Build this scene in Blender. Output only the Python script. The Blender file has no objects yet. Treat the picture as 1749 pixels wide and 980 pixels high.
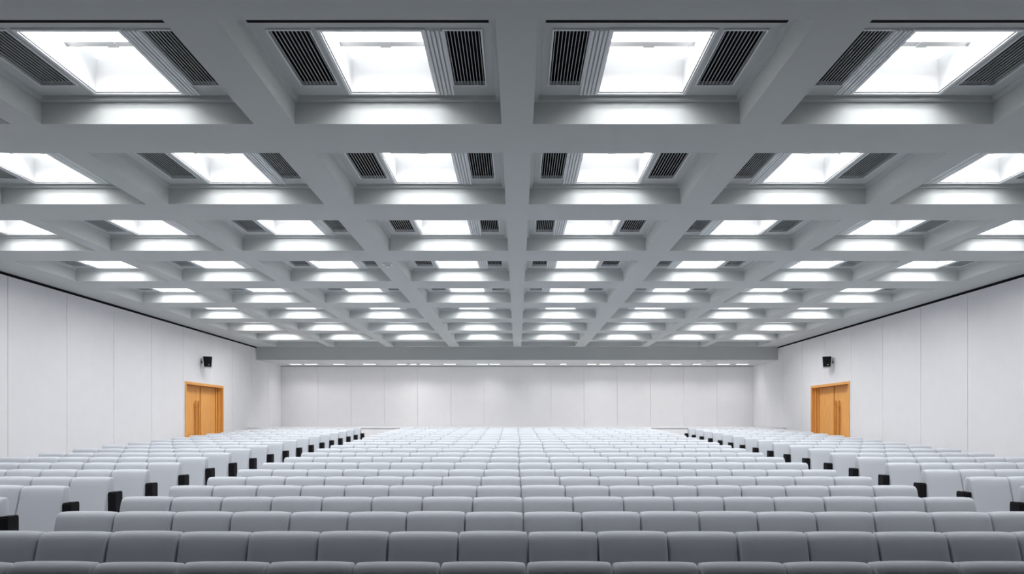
import bpy, bmesh, math, random
from mathutils import Vector

random.seed(4)
scn = bpy.context.scene
COL = scn.collection

# ------------------------------------------------------------------ camera
F_PX = 1140.0
CZ = 1.69                       # eye height above the floor under the first row
cam_d = bpy.data.cameras.new('camera')
cam = bpy.data.objects.new('camera', cam_d)
COL.objects.link(cam)
cam.location = (0, 0, CZ)
cam.rotation_euler = (math.radians(90), 0, 0)
cam_d.sensor_width = 36.0
cam_d.lens = 36.0 * F_PX / 1749.0
cam_d.shift_x = -9.0 / 1749.0
cam_d.shift_y = 234.0 / 1749.0
cam_d.clip_start = 0.05
cam_d.clip_end = 200
scn.camera = cam

# ------------------------------------------------------------------ light levels and exposure
scn.view_settings.view_transform = 'Standard'
scn.view_settings.look = 'None'
scn.view_settings.gamma = 1.0
scn.view_settings.use_curve_mapping = False
scn.view_settings.exposure = 0.0
PANEL_POWER = 2.2               # radiance of the ceiling light panels
LAMP_W = 75.0                   # downward light of each ceiling fixture
ROW_DIM = [.62, .62, .68, .73, .77, .78, .80, .88]   # the rows of fixtures are dimmed towards the camera
LAMP_SPREAD = 155.0
DOWN_W = 5.5                   # downward light of each downlight
DOWN_POWER = 3.0               # radiance of the small downlights over the stage
scn.cycles.max_bounces = 14
scn.cycles.diffuse_bounces = 10
scn.cycles.sample_clamp_indirect = 8.0
w = bpy.data.worlds.new('world')
scn.world = w
w.use_nodes = True
w.node_tree.nodes['Background'].inputs[0].default_value = (0.6, 0.75, 1.0, 1)
w.node_tree.nodes['Background'].inputs[1].default_value = 0.05


# ------------------------------------------------------------------ materials
def mat(name, col, rough=0.6, spec=0.3, noise=0.0, nscale=40.0, bump=0.0, bscale=200.0, metallic=0.0,
        stretch=(1, 1, 1), col2=None):
    m = bpy.data.materials.new(name)
    m.use_nodes = True
    nt = m.node_tree
    b = nt.nodes['Principled BSDF']
    b.inputs['Base Color'].default_value = (*col, 1)
    b.inputs['Roughness'].default_value = rough
    b.inputs['Metallic'].default_value = metallic
    b.inputs['Specular IOR Level'].default_value = spec
    tc = nt.nodes.new('ShaderNodeTexCoord')
    mp = nt.nodes.new('ShaderNodeMapping')
    mp.inputs['Scale'].default_value = stretch
    nt.links.new(tc.outputs['Object'], mp.inputs['Vector'])
    if noise > 0:
        n = nt.nodes.new('ShaderNodeTexNoise')
        n.inputs['Scale'].default_value = nscale
        n.inputs['Detail'].default_value = 4
        nt.links.new(mp.outputs['Vector'], n.inputs['Vector'])
        r = nt.nodes.new('ShaderNodeValToRGB')
        c2 = col2 or tuple(c * (1 - noise) for c in col)
        r.color_ramp.elements[0].position = 0.35
        r.color_ramp.elements[1].position = 0.65
        r.color_ramp.elements[0].color = (*c2, 1)
        r.color_ramp.elements[1].color = (*col, 1)
        nt.links.new(n.outputs['Fac'], r.inputs['Fac'])
        nt.links.new(r.outputs['Color'], b.inputs['Base Color'])
    if bump > 0:
        n2 = nt.nodes.new('ShaderNodeTexNoise')
        n2.inputs['Scale'].default_value = bscale
        n2.inputs['Detail'].default_value = 2
        nt.links.new(mp.outputs['Vector'], n2.inputs['Vector'])
        bp = nt.nodes.new('ShaderNodeBump')
        bp.inputs['Strength'].default_value = bump
        bp.inputs['Distance'].default_value = 0.002
        nt.links.new(n2.outputs['Fac'], bp.inputs['Height'])
        nt.links.new(bp.outputs['Normal'], b.inputs['Normal'])
    return m


def emit(name, col, power):
    m = bpy.data.materials.new(name)
    m.use_nodes = True
    nt = m.node_tree
    nt.nodes.clear()
    e = nt.nodes.new('ShaderNodeEmission')
    e.inputs[0].default_value = (*col, 1)
    e.inputs[1].default_value = power
    o = nt.nodes.new('ShaderNodeOutputMaterial')
    nt.links.new(e.outputs[0], o.inputs[0])
    return m


M = {
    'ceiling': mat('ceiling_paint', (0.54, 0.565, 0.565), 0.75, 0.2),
    'wall': mat('wall_panel', (0.76, 0.755, 0.77), 0.7, 0.2, 0.02, 3.0),
    'dark_wall': mat('charcoal_panel', (0.12, 0.125, 0.13), 0.9, 0.1),  # unseen wall_front only, kept dark so little light bounces onto the near ribs
    'gap': mat('dark_joint', (0.25, 0.25, 0.26), 0.9, 0.1),
    'black': mat('black_trim', (0.008, 0.008, 0.01), 0.8, 0.1),
    'floor': mat('floor_carpet', (0.36, 0.37, 0.39), 0.9, 0.1, 0.12, 60, 0.4, 300),
    'stage': mat('stage_white', (0.85, 0.85, 0.86), 0.6, 0.2, 0.02, 5),
    'frame': mat('fixture_white', (0.78, 0.80, 0.82), 0.4, 0.4),
    'reflector': mat('reflector_white', (0.58, 0.585, 0.59), 0.5, 0.3),
    'slat': mat('slat_paint', (0.42, 0.45, 0.46), 0.45, 0.4),
    'void': mat('vent_void', (0.006, 0.007, 0.008), 0.9, 0.05),
    'fabric': mat('grey_fabric', (0.455, 0.48, 0.52), 0.95, 0.1, 0.10, 260, 0.5, 500),
    'shell': mat('black_plastic', (0.006, 0.006, 0.008), 0.7, 0.15, 0, 0, 0.2, 90),
    'metal': mat('dark_metal', (0.04, 0.04, 0.045), 0.4, 0.5, metallic=0.6),
    'wood': mat('orange_wood', (0.80, 0.40, 0.115), 0.5, 0.3, 0.2, 7.0, stretch=(6, 6, 0.35), col2=(0.70, 0.315, 0.075)),
    'wood_dark': mat('amber_wood', (0.62, 0.27, 0.035), 0.45, 0.3, 0.2, 7.0, stretch=(6, 6, 0.35)),
    'grey_shell': mat('pale_grey_plastic', (0.62, 0.63, 0.65), 0.4, 0.4),
    'panel': emit('lit_panel', (0.93, 0.97, 1.0), PANEL_POWER),
    'down': emit('lit_downlight', (1.0, 0.98, 0.95), DOWN_POWER),
}


fb = M['fabric'].node_tree.nodes['Principled BSDF']
fb.inputs['Sheen Weight'].default_value = 0.55
fb.inputs['Sheen Roughness'].default_value = 0.35

# ------------------------------------------------------------------ mesh helpers
def box(bm, x0, x1, y0, y1, z0, z1, bevel=0.0):
    v = [bm.verts.new(p) for p in ((x0, y0, z0), (x1, y0, z0), (x1, y1, z0), (x0, y1, z0),
                                   (x0, y0, z1), (x1, y0, z1), (x1, y1, z1), (x0, y1, z1))]
    fs = [(0, 3, 2, 1), (4, 5, 6, 7), (0, 1, 5, 4), (1, 2, 6, 5), (2, 3, 7, 6), (3, 0, 4, 7)]
    faces = [bm.faces.new([v[i] for i in f]) for f in fs]
    if bevel > 0:
        es = list({e for f in faces for e in f.edges})
        bmesh.ops.bevel(bm, geom=es, offset=bevel, segments=2, profile=0.6, affect='EDGES')
    return v


def quad(bm, *pts):
    bm.faces.new([bm.verts.new(p) for p in pts])


def build(name, bm, material, parent=None, smooth=False, loc=None):
    me = bpy.data.meshes.new(name)
    bm.to_mesh(me)
    bm.free()
    if smooth:
        for p in me.polygons:
            p.use_smooth = True
    me.materials.append(material)
    o = bpy.data.objects.new(name, me)
    COL.objects.link(o)
    if parent is not None:
        o.parent = parent
    if loc is not None:
        o.location = loc
    return o


def struct(o):
    o['kind'] = 'structure'
    return o


def tag(o, label, cat, group=None):
    o['label'] = label
    o['category'] = cat
    if group:
        o['group'] = group
    return o


def empty(name, loc):
    o = bpy.data.objects.new(name, None)
    o.empty_display_size = 0.1
    COL.objects.link(o)
    o.location = loc
    return o


def copy_tree(o, parent=None):
    c = o.copy()
    COL.objects.link(c)
    c.parent = parent
    for ch in list(o.children):
        copy_tree(ch, c)
    return c


# ------------------------------------------------------------------ layout numbers (metres, relative to the eye where named rel)
H = CZ + 2.96                    # underside of the ribs
W = 10.0                         # half width of the hall
YB = 28.3                        # back wall
YN = -9.0                        # unseen wall behind the camera, set far back to lessen bounce light
YS = 25.6                        # front of the lowered ceiling
HS = CZ + 2.46                   # underside of the lowered ceiling
D = 0.21                         # coffer depth to the ledge
PL = 0.25                        # level of the light panels above the ribs
OPEN_X = [(0.155, 2.20), (2.60, 4.70), (5.00, 6.95), (7.20, 9.15)]
XS = sorted([(-b, -a) for a, b in OPEN_X] + OPEN_X)
FAR = [6.59, 8.99, 11.40, 13.83, 16.27, 18.70, 21.14, 23.45]
OPEN_Y = [(f - 1.70, f) for f in FAR]
TROUGH_Y = (23.92, 25.35)

ROW_H = [.841, .811, .790, .762, .733, .704, .674, .628, .585, .548, .505]
while len(ROW_H) < 21:
    ROW_H.append(ROW_H[-1] - .038)
ROW_Y = [4.03 + .98 * k for k in range(21)]
SEAT_H = 0.85


def floor_z(y):
    if y <= ROW_Y[0]:
        return 0.0
    if y >= ROW_Y[-1]:
        return CZ - ROW_H[-1] - SEAT_H
    k = int((y - ROW_Y[0]) / .98)
    k = min(k, 19)
    t = (y - ROW_Y[k]) / .98
    return CZ - (ROW_H[k] * (1 - t) + ROW_H[k + 1] * t) - SEAT_H


# ------------------------------------------------------------------ floor
bm = bmesh.new()
ys = [YN] + ROW_Y + [YB + 0.2]
prev = None
for y in ys:
    z = floor_z(y)
    cur = [bm.verts.new((-W - .4, y, z)), bm.verts.new((W + .4, y, z)),
           bm.verts.new((W + .4, y, z - .25)), bm.verts.new((-W - .4, y, z - .25))]
    if prev:
        for i in range(4):
            j = (i + 1) % 4
            bm.faces.new((prev[i], prev[j], cur[j], cur[i]))
    else:
        bm.faces.new(cur)
    prev = cur
bm.faces.new(prev[::-1])
bmesh.ops.recalc_face_normals(bm, faces=bm.faces)
struct(build('floor', bm, M['floor']))

# ------------------------------------------------------------------ coffered ceiling: one mesh
bm = bmesh.new()
xb = [-W] + [v for a in XS for v in a] + [W]
yb = [YN]
for a, b in OPEN_Y + [TROUGH_Y]:
    yb += [a, b]
yb.append(YS)
# ribs seen from below
for i in range(len(xb) - 1):
    for j in range(len(yb) - 1):
        if i % 2 == 1 and j % 2 == 1:
            continue
        x0, x1, y0, y1 = xb[i], xb[i + 1], yb[j], yb[j + 1]
        quad(bm, (x0, y0, H), (x0, y1, H), (x1, y1, H), (x1, y0, H))


def ring(bm, o, i, zo, zi):
    """faces between outer rectangle o at zo and inner rectangle i at zi"""
    a = [(o[0], o[2], zo), (o[1], o[2], zo), (o[1], o[3], zo), (o[0], o[3], zo)]
    b = [(i[0], i[2], zi), (i[1], i[2], zi), (i[1], i[3], zi), (i[0], i[3], zi)]
    for k in range(4):
        n = (k + 1) % 4
        quad(bm, a[k], a[n], b[n], b[k])


def panel_layout(x0, x1, y0):
    """light and vent rectangles of a coffer; the rails lie on the side of the central rib"""
    s = 1 if x0 > 0 else -1
    c = (x0 + x1) / 2
    def rx(a, b):
        return (c + a, c + b) if s > 0 else (c - b, c - a)
    return {'light': (*rx(-.40, .43), y0 + .55, y0 + 1.57),
            'vent_c': (*rx(-.89, -.57), y0 + .53, y0 + 1.43),
            'vent_w': (*rx(.50, .87), y0 + .53, y0 + 1.43)}


for (x0, x1) in XS:
    for (y0, y1) in OPEN_Y:
        # vertical sides with a hair of splay, narrow ledge, second step
        ring(bm, (x0, x1, y0, y1), (x0 + .012, x1 - .012, y0 + .012, y1 - .012), H, H + D)
        il = (x0 + .05, x1 - .05, y0 + .44, y1 - .06)
        ring(bm, (x0 + .012, x1 - .012, y0 + .012, y1 - .012), il, H + D, H + D)
        ring(bm, il, (il[0] + .01, il[1] - .01, il[2] + .01, il[3] - .01), H + D, H + PL)
        q = (il[0] + .01, il[1] - .01, il[2] + .01, il[3] - .01)
        L = panel_layout(x0, x1, y0)
        gx = sorted({q[0], q[1], *L['light'][:2], *L['vent_c'][:2], *L['vent_w'][:2]})
        gy = sorted({q[2], q[3], *L['light'][2:], *L['vent_c'][2:]})
        for a, b in zip(gx[:-1], gx[1:]):
            for c_, d in zip(gy[:-1], gy[1:]):
                mx, my = (a + b) / 2, (c_ + d) / 2
                if any(r[0] < mx < r[1] and r[2] < my < r[3] for r in L.values()):
                    continue
                quad(bm, (a, c_, H + PL), (a, d, H + PL), (b, d, H + PL), (b, c_, H + PL))
    y0, y1 = TROUGH_Y
    ring(bm, (x0, x1, y0, y1), (x0 + .012, x1 - .012, y0 + .012, y1 - .012), H, H + D)
    quad(bm, (x0 + .012, y0 + .012, H + D), (x0 + .012, y1 - .012, H + D), (x1 - .012, y1 - .012, H + D), (x1 - .012, y0 + .012, H + D))
# slab that closes the void above the fixtures
box(bm, -W - .3, W + .3, YN - .2, YB + .3, H + .92, H + 1.02)
struct(build('ceiling', bm, M['ceiling']))

# lowered ceiling over the stage
bm = bmesh.new()
box(bm, -W, W, YS, YB + .02, HS, H + .6)
box(bm, -W, W, YS - .012, YS, HS, HS + .02)
struct(build('trim_1', bm, M['ceiling']))

# ------------------------------------------------------------------ walls
DOOR_Y = (20.07, 22.70)
DOOR_Z = CZ + 1.29
SEAMS = [13.10 + 1.72 * n for n in range(-13, 9)]


def side_wall(side):
    bm = bmesh.new()
    s = side
    def bx(xa, xb_, y0, y1, z0, z1):
        a, b = sorted((s * xa, s * xb_))
        box(bm, a, b, y0, y1, z0, z1)
    cuts = sorted([YN, YS, YB] + [v for v in SEAMS if YN < v < YB] + list(DOOR_Y))
    top = H - 0.055
    for a, b in zip(cuts[:-1], cuts[1:]):
        ga = .006 if a in SEAMS else 0
        gb = .006 if b in SEAMS else 0
        mid = (a + b) / 2
        zt = top if mid < YS else HS
        z0 = -0.3 if not (DOOR_Y[0] < mid < DOOR_Y[1]) else DOOR_Z
        bx(W, W + .03, a + ga, b - gb, z0, zt)
    for a, b, z0 in ((YN - .2, DOOR_Y[0], -.3), (DOOR_Y[0], DOOR_Y[1], DOOR_Z), (DOOR_Y[1], YB + .2, -.3)):
        bx(W + .03, W + .25, a, b, z0, H + .92)
    bx(W + .25, W + .35, DOOR_Y[0] - .3, DOOR_Y[1] + .3, -.3, DOOR_Z + .3)
    return bm


struct(build('wall_left', side_wall(-1), M['wall']))
struct(build('wall_right', side_wall(1), M['wall']))

bm = bmesh.new()
edges = [-W + 1.41 * n + .14 for n in range(1, 15)]
cuts = [-W] + [e for e in edges if e < W - .3] + [W]
for a, b in zip(cuts[:-1], cuts[1:]):
    box(bm, a + .004, b - .004, YB, YB + .03, -.3, HS - .03)
box(bm, -W, W, YB + .03, YB + .2, -.3, H)
struct(build('wall_back', bm, M['wall']))
bm = bmesh.new()
box(bm, -W, W, YN - .2, YN, -.3, H + .9)
struct(build('wall_front', bm, M['dark_wall']))

# black shadow line along the top of each side wall, dark joint on the back wall
for n, s in ((2, -1), (3, 1)):
    bm = bmesh.new()
    a, b = sorted((s * (W - .004), s * (W + .03)))
    box(bm, a, b, YN, YS, H - .055, H - .001)
    struct(build('trim_%d' % n, bm, M['black']))
bm = bmesh.new()
box(bm, -W, W, YB - .002, YB + .03, HS - .03, HS - .001)
struct(build('trim_4', bm, M['gap']))

# ------------------------------------------------------------------ doors
def make_door(n, s):
    root = bpy.data.objects.new('door_%d' % n, None)
    COL.objects.link(root)
    root.location = (s * W, (DOOR_Y[0] + DOOR_Y[1]) / 2, floor_z(21.4))
    root['kind'] = 'structure'
    yo = (DOOR_Y[0] + DOOR_Y[1]) / 2
    zt = DOOR_Z - floor_z(21.4)
    ya, yb_ = DOOR_Y[0] - yo, DOOR_Y[1] - yo
    def bx(bm, xa, xb_, y0, y1, z0, z1, bev=0.0):       # xa: distance outwards from the wall face
        a, b = sorted((s * xa, s * xb_))
        box(bm, a, b, y0, y1, z0, z1, bev)
    fw = .075
    bm = bmesh.new()                                     # lining and architrave
    bx(bm, -.02, .20, ya, ya + fw, -.1, zt)
    bx(bm, -.02, .20, yb_ - fw, yb_, -.1, zt)
    bx(bm, -.02, .20, ya + fw, yb_ - fw, zt - fw, zt)
    build('door_frame', bm, M['wood'], root)
    bm = bmesh.new()                                     # stepped inner jamb on the far side
    bx(bm, .09, .17, yb_ - fw - .07, yb_ - fw - .002, 0, zt - fw - .002)
    bx(bm, .13, .17, yb_ - fw - .17, yb_ - fw - .11, 0, zt - fw - .002)
    bx(bm, .11, .17, ya + fw + .002, ya + fw + .05, 0, zt - fw - .002)
    build('jamb_stop', bm, M['wood'], root)
    seam = 21.12 - yo
    a0, b0 = ya + fw + .052, yb_ - fw - .175
    for (u, v, hy) in ((a0, seam - .006, seam - .10), (seam + .006, b0, seam + .10)):
        bm = bmesh.new()
        bx(bm, .17, .215, u, v, .01, zt - fw - .01)
        leaf = build('door_leaf', bm, M['wood'], root)
        # raised vertical moulding on the wide leaf
        if v > seam + .3:
            bm = bmesh.new()
            bx(bm, .150, .169, seam + .26, seam + .31, .01, zt - fw - .012)
            o = build('moulding', bm, M['wood_dark'], leaf)
        bm = bmesh.new()
        bx(bm, .115, .142, hy - .02, hy + .02, .25, zt - .55, .004)
        for zz in (.45, zt - .75):
            bx(bm, .14, .171, hy - .012, hy + .012, zz - .012, zz + .012)
        build('door_handle', bm, M['wood_dark'], leaf)
    bm = bmesh.new()
    bx(bm, .165, .172, b0 + .001, yb_ - fw - .112, 0, zt - fw - .01)
    build('rebate', bm, M['wood_dark'], root)
    return root


tag(make_door(1, -1), 'orange wooden double door recessed in the left wall', 'door')
tag(make_door(2, 1), 'orange wooden double door recessed in the right wall', 'door')

# ------------------------------------------------------------------ stage
SY = 24.75
bm = bmesh.new()
box(bm, -W + .002, W - .002, SY, YB - .002, floor_z(25) - .02, CZ - .115)
box(bm, -W + .002, W - .002, SY - .03, SY + .2, CZ - .145, CZ - .112)
st = build('stage_platform', bm, M['stage'])
tag(st, 'low white stage platform running along the foot of the back wall', 'stage')
st['kind'] = 'structure'

# ------------------------------------------------------------------ ceiling lights and vents
ORD = ['first', 'second', 'third', 'fourth', 'fifth', 'sixth', 'seventh', 'eighth', 'ninth', 'tenth', 'eleventh',
       'twelfth', 'thirteenth', 'fourteenth', 'fifteenth', 'sixteenth', 'seventeenth', 'eighteenth', 'nineteenth',
       'twentieth', 'twenty-first']


def make_light(s):
    """origin at the centre of the panel opening, at panel level; s=+1 rails towards -x"""
    root = empty('ceiling_light', (0, 0, 0))
    lx, ly, dz = .415, .51, .34
    def mx(a, b):
        return (a, b) if s > 0 else (-b, -a)
    bm = bmesh.new()
    t = .012
    # reflector walls, stepping in once
    box(bm, -lx, -lx + t, -ly, ly, -.002, dz)
    box(bm, lx - t, lx, -ly, ly, -.002, dz)
    box(bm, -lx + t, lx - t, -ly, -ly + t, -.002, dz)
    box(bm, -lx + t, lx - t, ly - t, ly, -.002, dz)
    build('light_box', bm, M['reflector'], root)
    bm = bmesh.new()
    box(bm, -lx + t, lx - t, -ly + t, ly - t, dz - .02, dz)
    build('diffuser', bm, M['panel'], root)
    bm = bmesh.new()
    box(bm, -lx + t, lx - t, .03, .11, dz - .125, dz - .095)
    box(bm, -.05, .05, .02, .12, dz - .13, dz - .09)
    build('crossbar', bm, M['reflector'], root)
    ld = bpy.data.lights.new('lamp', 'AREA')
    ld.shape = 'RECTANGLE'
    ld.size = .79
    ld.size_y = .60
    ld.energy = LAMP_W
    ld.color = (1.0, 0.99, 0.99)
    ld.spread = math.radians(LAMP_SPREAD)
    lo = bpy.data.objects.new('lamp', ld)
    COL.objects.link(lo)
    lo.parent = root
    lo.location = (0, -.12, dz - .082)
    bm = bmesh.new()                                     # thin rim around the opening
    r0, r1 = .0, .028
    for (a, b, c, d) in ((-lx - r1, -lx, -ly - r1, ly + r1), (lx, lx + r1, -ly - r1, ly + r1)):
        box(bm, a, b, c, d, -.016, .0, .003)
    box(bm, -lx, lx, ly, ly + r1, -.016, 0, .003)
    box(bm, -lx, lx, -ly - r1, -ly, -.016, 0, .003)
    build('frame', bm, M['frame'], root)
    bm = bmesh.new()                                     # parallel rails beside the panel
    for k in range(4):
        a, b = mx(-.585 + k * .036, -.585 + k * .036 + .02)
        box(bm, a, b, -ly - .02, ly + .02, -.022 + .004 * (k % 2), 0)
    build('rail', bm, M['frame'], root)
    return root


def make_vent(wd):
    root = empty('ceiling_vent', (0, 0, 0))
    hx, hy = wd / 2, .45
    bm = bmesh.new()                                     # dark plenum box
    box(bm, -hx, -hx + .005, -hy, hy, .03, .2)
    box(bm, hx - .005, hx, -hy, hy, .03, .2)
    box(bm, -hx, hx, -hy, -hy + .005, .03, .2)
    box(bm, -hx, hx, hy - .005, hy, .03, .2)
    box(bm, -hx, hx, -hy, hy, .195, .205)
    build('backing', bm, M['void'], root)
    bm = bmesh.new()
    t = .014
    box(bm, -hx, -hx + t, -hy, hy, -.012, .03)
    box(bm, hx - t, hx, -hy, hy, -.012, .03)
    box(bm, -hx + t, hx - t, -hy, -hy + t, -.012, .03)
    box(bm, -hx + t, hx - t, hy - t, hy, -.012, .03)
    build('frame', bm, M['frame'], root)
    bm = bmesh.new()
    n = 10
    for k in range(n):
        x = -hx + t + (2 * hx - 2 * t) * (k + .5) / n
        box(bm, x - .003, x + .003, -hy + t, hy - t, -.004, .008)
    build('slat', bm, M['slat'], root)
    return root


protoL = {1: make_light(1), -1: make_light(-1)}
protoV = {'vent_c': make_vent(.32), 'vent_w': make_vent(.37)}
used = set()
lamp_data = {}


def instance(proto, loc):
    if id(proto) not in used:
        used.add(id(proto))
        o = proto
    else:
        o = copy_tree(proto)
    o.location = loc
    return o


for r, (y0, y1) in enumerate(OPEN_Y):
    for (x0, x1) in XS:
        s = 1 if x0 > 0 else -1
        ci = [i for i, (a, b) in enumerate(OPEN_X) if abs(a - min(abs(x0), abs(x1))) < .01][0]
        L = panel_layout(x0, x1, y0)
        where = '%s coffer %s of the central rib, %s row from camera' % (ORD[ci], 'right' if s > 0 else 'left', ORD[r])
        a = L['light']
        o = instance(protoL[s], ((a[0] + a[1]) / 2, (a[2] + a[3]) / 2, H + PL))
        for ch in o.children:
            if ch.type == 'LIGHT':
                if r not in lamp_data:
                    lamp_data[r] = ch.data.copy()
                    lamp_data[r].energy = LAMP_W * ROW_DIM[r]
                ch.data = lamp_data[r]
        tag(o, 'lit white ceiling light, ' + where, 'ceiling light', 'square lights in the coffered ceiling')
        for k, nm in (('vent_c', 'centre side'), ('vent_w', 'wall side')):
            a = L[k]
            o = instance(protoV[k], ((a[0] + a[1]) / 2, (a[2] + a[3]) / 2, H + PL))
            tag(o, 'slatted vent, %s of light, %s coffer %s of centre, %s row from camera' % (
                nm, ORD[ci], 'right' if s > 0 else 'left', ORD[r]), 'air vent', 'slatted vents in the coffered ceiling')

# thin black slot in the ledge of the nearest row of coffers
bm = bmesh.new()
for (x0, x1) in XS:
    for (y0, y1) in OPEN_Y[:1]:
        box(bm, x0 + .07, x1 - .07, y0 + .35, y0 + .378, H + D - .004, H + D + .01)
struct(build('trim_5', bm, M['black']))

# ------------------------------------------------------------------ downlights over the stage
DL = [505, 531, 579, 631, 686, 706, 726, 768, 824, 845, 921, 962, 1011, 1033, 1076, 1118, 1155, 1190, 1236, 1268]
DW = [.42, .48, .42, .48, .34, .22, .38, .46, .40, .38, .48, .22, .34, .40, .38, .55, .40, .30, .46, .46]
bmf = bmesh.new()
box(bmf, -.5, .5, -.16, .16, -.012, .012)
proto = None
for i, (px, wd) in enumerate(zip(DL, DW)):
    y = 27.35
    x = (px - 883.5) * y / F_PX
    root = empty('recessed_downlight', (x, y, HS))
    bm = bmesh.new()
    a, b, t = wd / 2 + .03, .19, .03
    box(bm, -a, -a + t, -b, b, -.012, .0)
    box(bm, a - t, a, -b, b, -.012, .0)
    box(bm, -a + t, a - t, -b, -b + t, -.012, .0)
    box(bm, -a + t, a - t, b - t, b, -.012, .0)
    build('frame', bm, M['frame'], root)
    bm = bmesh.new()
    box(bm, -a + t, a - t, -b + t, b - t, -.008, .0)
    build('diffuser', bm, M['down'], root)
    if i == 0:
        dl = bpy.data.lights.new('lamp', 'AREA')
        dl.shape = 'RECTANGLE'
        dl.size, dl.size_y = .36, .28
        dl.energy = DOWN_W
        dl.color = (1.0, .99, .98)
        dl.spread = math.radians(120)
    lo = bpy.data.objects.new('lamp', dl)
    COL.objects.link(lo)
    lo.parent = root
    lo.location = (0, 0, -.014)
    tag(root, 'small lit downlight in the lowered ceiling over the stage, %s from the left' % ORD[i],
        'downlight', 'downlights over the stage')
bmf.free()

# ------------------------------------------------------------------ detectors
def detector(loc, label, hw=.085):
    root = empty('smoke_detector', loc)
    bm = bmesh.new()
    box(bm, -hw, hw, -hw, hw, -.02, 0, .006)
    build('base', bm, M['frame'], root)
    bm = bmesh.new()
    bmesh.ops.create_cone(bm, cap_ends=True, segments=24, radius1=hw * .55, radius2=hw * .75, depth=.035)
    bmesh.ops.translate(bm, verts=bm.verts, vec=(0, 0, -.0375))
    build('sensor', bm, M['grey_shell'], root)
    tag(root, label, 'smoke detector')


detector((-2.40, 12.35, H), 'small square detector on the ceiling rib, left of the centre in the fourth row')
detector((7.45, 26.1, HS), 'small detector on the lowered ceiling near the right wall', .16)

# ------------------------------------------------------------------ wall speakers
def speaker(s, label):
    root = empty('wall_speaker', (s * (W - .001), 21.12, CZ + 1.96))
    # body turned towards the camera and tilted down
    body = bpy.data.objects.new
    def shape(bm, x0, x1, y0, y1, z0, z1, taper, bev):
        vs = box(bm, x0, x1, y0, y1, z0, z1)
        for v in vs:
            if v.co.z < (z0 + z1) / 2:
                v.co.x *= taper
        es = list({e for v in vs for e in v.link_edges})
        bmesh.ops.bevel(bm, geom=es, offset=bev, segments=3, profile=.5, affect='EDGES')
    bm = bmesh.new()
    shape(bm, -.145, .145, -.04, .11, -.17, .17, .82, .03)
    shell = build('cabinet', bm, M['grey_shell'], root, True)
    bm = bmesh.new()
    shape(bm, -.118, .118, -.065, -.025, -.155, .155, .82, .018)
    g = build('grille', bm, M['shell'], root, True)
    bm = bmesh.new()
    box(bm, -.025, .025, -.02, .02, -.04, .04)
    br = build('bracket', bm, M['metal'], root)
    for o in (shell, g):
        o.scale = (1.1, 1.1, 1.08)
        o.rotation_euler = (math.radians(-12), 0, s * math.radians(-28))
        o.location = (-s * .21, -.02, 0)
    br.location = (-s * .028, .03, 0)
    bm = bmesh.new()
    box(bm, -.02, .02, -.006, .006, -.006, .006)
    bd = build('badge', bm, M['grey_shell'], g)
    bd.location = (.03, -.067, -.10)
    tag(root, label, 'speaker')


speaker(-1, 'black speaker with pale shell mounted on the left wall above the door')
speaker(1, 'black speaker with pale shell mounted on the right wall above the door')

# ------------------------------------------------------------------ seats
SW = 0.525


def cushion_bm(hx, hy, hz, r, nx, nz, ny=4, rx=None):
    rx = rx or r
    """rounded, slightly puffed box centred at the origin"""
    bm = bmesh.new()
    def lin(n, h):
        # stations dense near the rounded edge
        rr = (rx if h == hx else r) / h
        rr = min(rr, .9)
        a = [-1, -1 + rr * .2, -1 + rr * .5, -1 + rr]
        m = [-1 + rr + (2 - 2 * rr) * k / n for k in range(1, n)]
        return a + m + [1 - rr, 1 - rr * .5, 1 - rr * .2, 1]
    gx, gy, gz = lin(nx, hx), lin(ny, hy), lin(nz, hz)
    cache = {}
    def vert(u, v, w_):
        key = (round(u, 5), round(v, 5), round(w_, 5))
        if key in cache:
            return cache[key]
        p = Vector((u * hx, v * hy, w_ * hz))
        q = Vector((max(-hx + rx, min(hx - rx, p.x)), max(-hy + r, min(hy - r, p.y)), max(-hz + r, min(hz - r, p.z))))
        d = p - q
        d.x /= rx
        d.y /= r
        d.z /= r
        if d.length > 1e-9:
            d.normalize()
            p = q + Vector((d.x * rx, d.y * r, d.z * r))
        cache[key] = bm.verts.new(p)
        return cache[key]
    def face(f, A, B):
        for i in range(len(A) - 1):
            for j in range(len(B) - 1):
                vs = [f(A[i], B[j]), f(A[i + 1], B[j]), f(A[i + 1], B[j + 1]), f(A[i], B[j + 1])]
                if len(set(vs)) == 4:
                    try:
                        bm.faces.new(vs)
                    except ValueError:
                        pass
    for sgn in (-1, 1):
        face(lambda a, b: vert(a, b, sgn), gx, gy)
        face(lambda a, b: vert(a, sgn, b), gx, gz)
        face(lambda a, b: vert(sgn, a, b), gy, gz)
    bmesh.ops.recalc_face_normals(bm, faces=bm.faces)
    return bm


def backrest_bm(coarse=False):
    """back seen from behind: puffy pad, wedge leaning out towards the foot; base at z=0.13, top at 0.85; rear face y=0 at top"""
    hx, hy, hz = .2612, .062, .36
    bm = cushion_bm(hx, hy, hz, .055, 3 if coarse else 8, 3 if coarse else 8, 2 if coarse else 4, .017)
    for v in bm.verts:
        x, y, z = v.co
        u, t = x / hx, z / hz
        arch = .010 * (1 - u ** 4) * max(0, t)              # crowned top edge
        puff = .012 * (1 - u ** 2) * max(0, 1 - t ** 4) * (1 if y > 0 else -1)
        dn = (1 - t) / 2                                     # 0 at top, 1 at foot
        wedge = -.20 * dn if y < 0 else -.02 * dn
        v.co = Vector((x, y + hy + puff + wedge, z + arch + .85 - hz - .012))
    return bm


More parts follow.
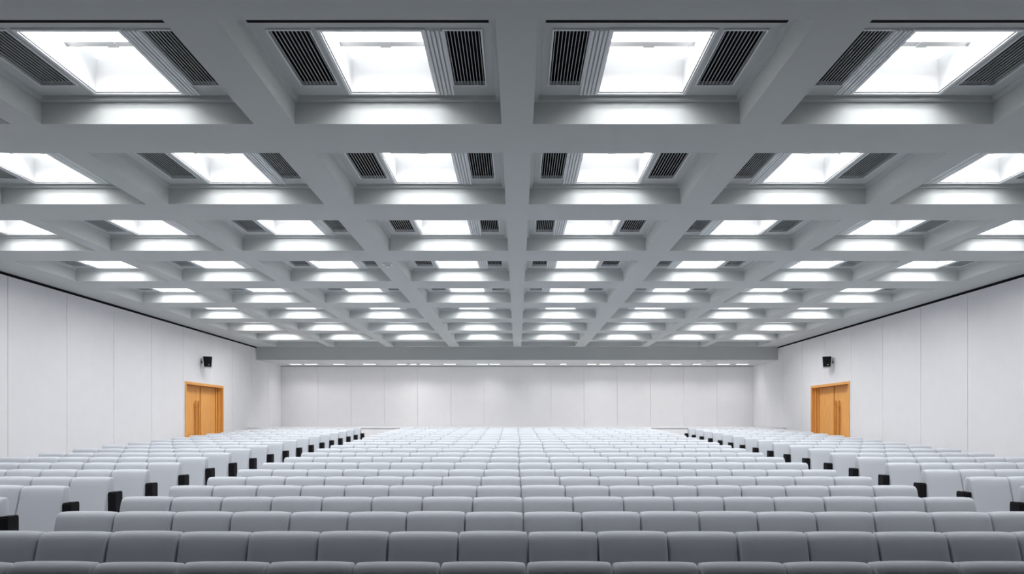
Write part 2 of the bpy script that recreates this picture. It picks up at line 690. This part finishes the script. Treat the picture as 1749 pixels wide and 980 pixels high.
def seat_cushion_bm():
    bm = cushion_bm(.235, .05, .205, .04, 4, 3, 3)      # tipped up against the back
    bmesh.ops.rotate(bm, verts=bm.verts, cent=(0, 0, 0), matrix=__import__('mathutils').Matrix.Rotation(math.radians(-6), 3, 'X'))
    bmesh.ops.translate(bm, verts=bm.verts, vec=(0, .205, .40))
    return bm


def arm_bm():
    bm = bmesh.new()
    box(bm, SW / 2 - .024, SW / 2 + .024, .13, .44, .57, .61, .008)
    box(bm, SW / 2 - .016, SW / 2 + .016, .15, .21, .03, .571)
    return bm


def pedestal_bm():
    bm = bmesh.new()
    box(bm, -.045, .045, .22, .32, .02, .345, .006)
    box(bm, -.11, .11, .14, .42, -.02, .02, .006)
    return bm


def end_panel_bm(s):
    """black end standard on the aisle side, s=+1 on the right"""
    bm = bmesh.new()
    x0, x1 = sorted((s * (SW / 2 - .001), s * (SW / 2 + .105)))
    box(bm, x0, x1, -.045, .11, -.02, .635, .006)
    # low upstands along its top
    a0, a1 = sorted((s * (SW / 2 + .002), s * (SW / 2 + .045)))
    box(bm, a0, a1, -.035, .10, .628, .647, .004)
    a0, a1 = sorted((s * (SW / 2 + .058), s * (SW / 2 + .102)))
    box(bm, a0, a1, -.030, .105, .628, .650, .004)
    return bm


rowoff = [.055, .08, .055, .058, .045, .043] + [random.uniform(.02, .075) for _ in range(15)]
leftoff = [.11, .11, .11, .11, .11, .05, 0, -.01, -.03, -.04] + [-.04] * 11
seats = []       # block, row, column from the left, x, y, z, end side
for k, y in enumerate(ROW_Y):
    z = floor_z(y)
    for c in range(17):
        seats.append(('centre', k, c, -4.20 + rowoff[k] + SW * (c + .5), y, z, 0, 17))
    for c in range(7):
        seats.append(('left', k, c, -5.50 + leftoff[k] - SW * (6 - c + .5), y, z, 1 if c == 6 else 0, 7))
    for c in range(6):
        seats.append(('right', k, c, 6.05 + SW * (c + .5), y, z, -1 if c == 0 else 0, 6))


def px(x, y, zrel):
    return 883.5 + F_PX * x / y, 724 - F_PX * zrel / y


def in_view(sd):
    b, k, c, x, y, z, e, n = sd
    a0, t0 = px(x - SW / 2, y, z + SEAT_H - CZ)
    a1, _ = px(x + SW / 2, y, z + SEAT_H - CZ)
    return a1 > 6 and a0 < 1743 and t0 < 972


cand = [sd for sd in seats if in_view(sd)]
cand.sort(key=lambda sd: (sd[1], abs(sd[3])))
# leave whole seats only; nearest 300
indiv = cand[:300]
chosen = {(sd[0], sd[1], sd[2]) for sd in indiv}
rest = [sd for sd in seats if (sd[0], sd[1], sd[2]) not in chosen]

base = empty('auditorium_seat', (0, 0, 0))
back_o = build('backrest', backrest_bm(), M['fabric'], base, True)
build('seat_cushion', seat_cushion_bm(), M['fabric'], base, True)
build('armrest', arm_bm(), M['shell'], base)
build('pedestal', pedestal_bm(), M['metal'], base)
ends = {}
for s in (1, -1):
    o = build('end_panel', end_panel_bm(s), M['shell'])
    ends[s] = o
end_used = set()
jit = random.Random(9)
first = True
for sd in indiv:
    b, k, c, x, y, z, e, n = sd
    if first:
        o = base
        first = False
    else:
        o = base.copy()
        COL.objects.link(o)
        for ch in list(base.children):
            if ch.name.startswith('end_panel') or (e == 1 and ch.name.startswith('armrest')):
                continue
            d = ch.copy()
            COL.objects.link(d)
            d.parent = o
    o.location = (x, y, z)
    if k < 13:
        for ch in o.children:
            if ch.name.startswith('backrest'):
                ch.location = (0, jit.uniform(-.006, .006), jit.uniform(-.003, .003))
    if e:
        if e in end_used:
            d = ends[e].copy()
            COL.objects.link(d)
        else:
            d = ends[e]
            end_used.add(e)
        d.parent = o
    if b == 'centre':
        if k < 2:
            vis = sorted([q[2] for q in indiv if q[0] == 'centre' and q[1] == k])
            pos = '%s seat from left edge of the photo' % ORD[vis.index(c)]
        else:
            pos = '%s seat from its left end' % ORD[c]
        lab = 'grey seat, centre block, %s row from camera, %s' % (ORD[k], pos)
    else:
        j = (6 - c) if b == 'left' else c
        lab = 'grey seat, %s block, %s row from camera, %s seat from the aisle' % (b, ORD[k], ORD[j])
    tag(o, lab, 'seat', 'grey upholstered seats in rows')

# the farther seats, too many to stand alone: one object
meshes = {}
def data_of(bm):
    bm.verts.index_update()
    r = ([v.co.copy() for v in bm.verts], [[v.index for v in f.verts] for f in bm.faces])
    bm.free()
    return r
parts = [(data_of(backrest_bm(True)), 0), (data_of(seat_cushion_bm()), 0), (data_of(arm_bm()), 1), (data_of(pedestal_bm()), 1)]
endd = {s: data_of(end_panel_bm(s)) for s in (1, -1)}
V, Fc, MI = [], [], []
for sd in rest:
    b, k, c, x, y, z, e, n = sd
    lst = [p for i, p in enumerate(parts) if not (i == 2 and e == 1)]
    if e:
        lst.append((endd[e], 1))
    for (vs, fs), mi in lst:
        o0 = len(V)
        V.extend((v.x + x, v.y + y, v.z + z) for v in vs)
        Fc.extend([i + o0 for i in f] for f in fs)
        MI.extend([mi] * len(fs))
me = bpy.data.meshes.new('distant_seating')
me.from_pydata(V, [], Fc)
me.materials.append(M['fabric'])
me.materials.append(M['shell'])
me.polygons.foreach_set('material_index', MI)
me.polygons.foreach_set('use_smooth', [m == 0 for m in MI])
far = bpy.data.objects.new('distant_seating', me)
COL.objects.link(far)
far['kind'] = 'stuff'
tag(far, 'mass of pale grey seats in the farther rows towards the stage', 'seats')
print('SEATS in view', len(cand), 'individual', len(indiv), 'last row', indiv[-1][1])
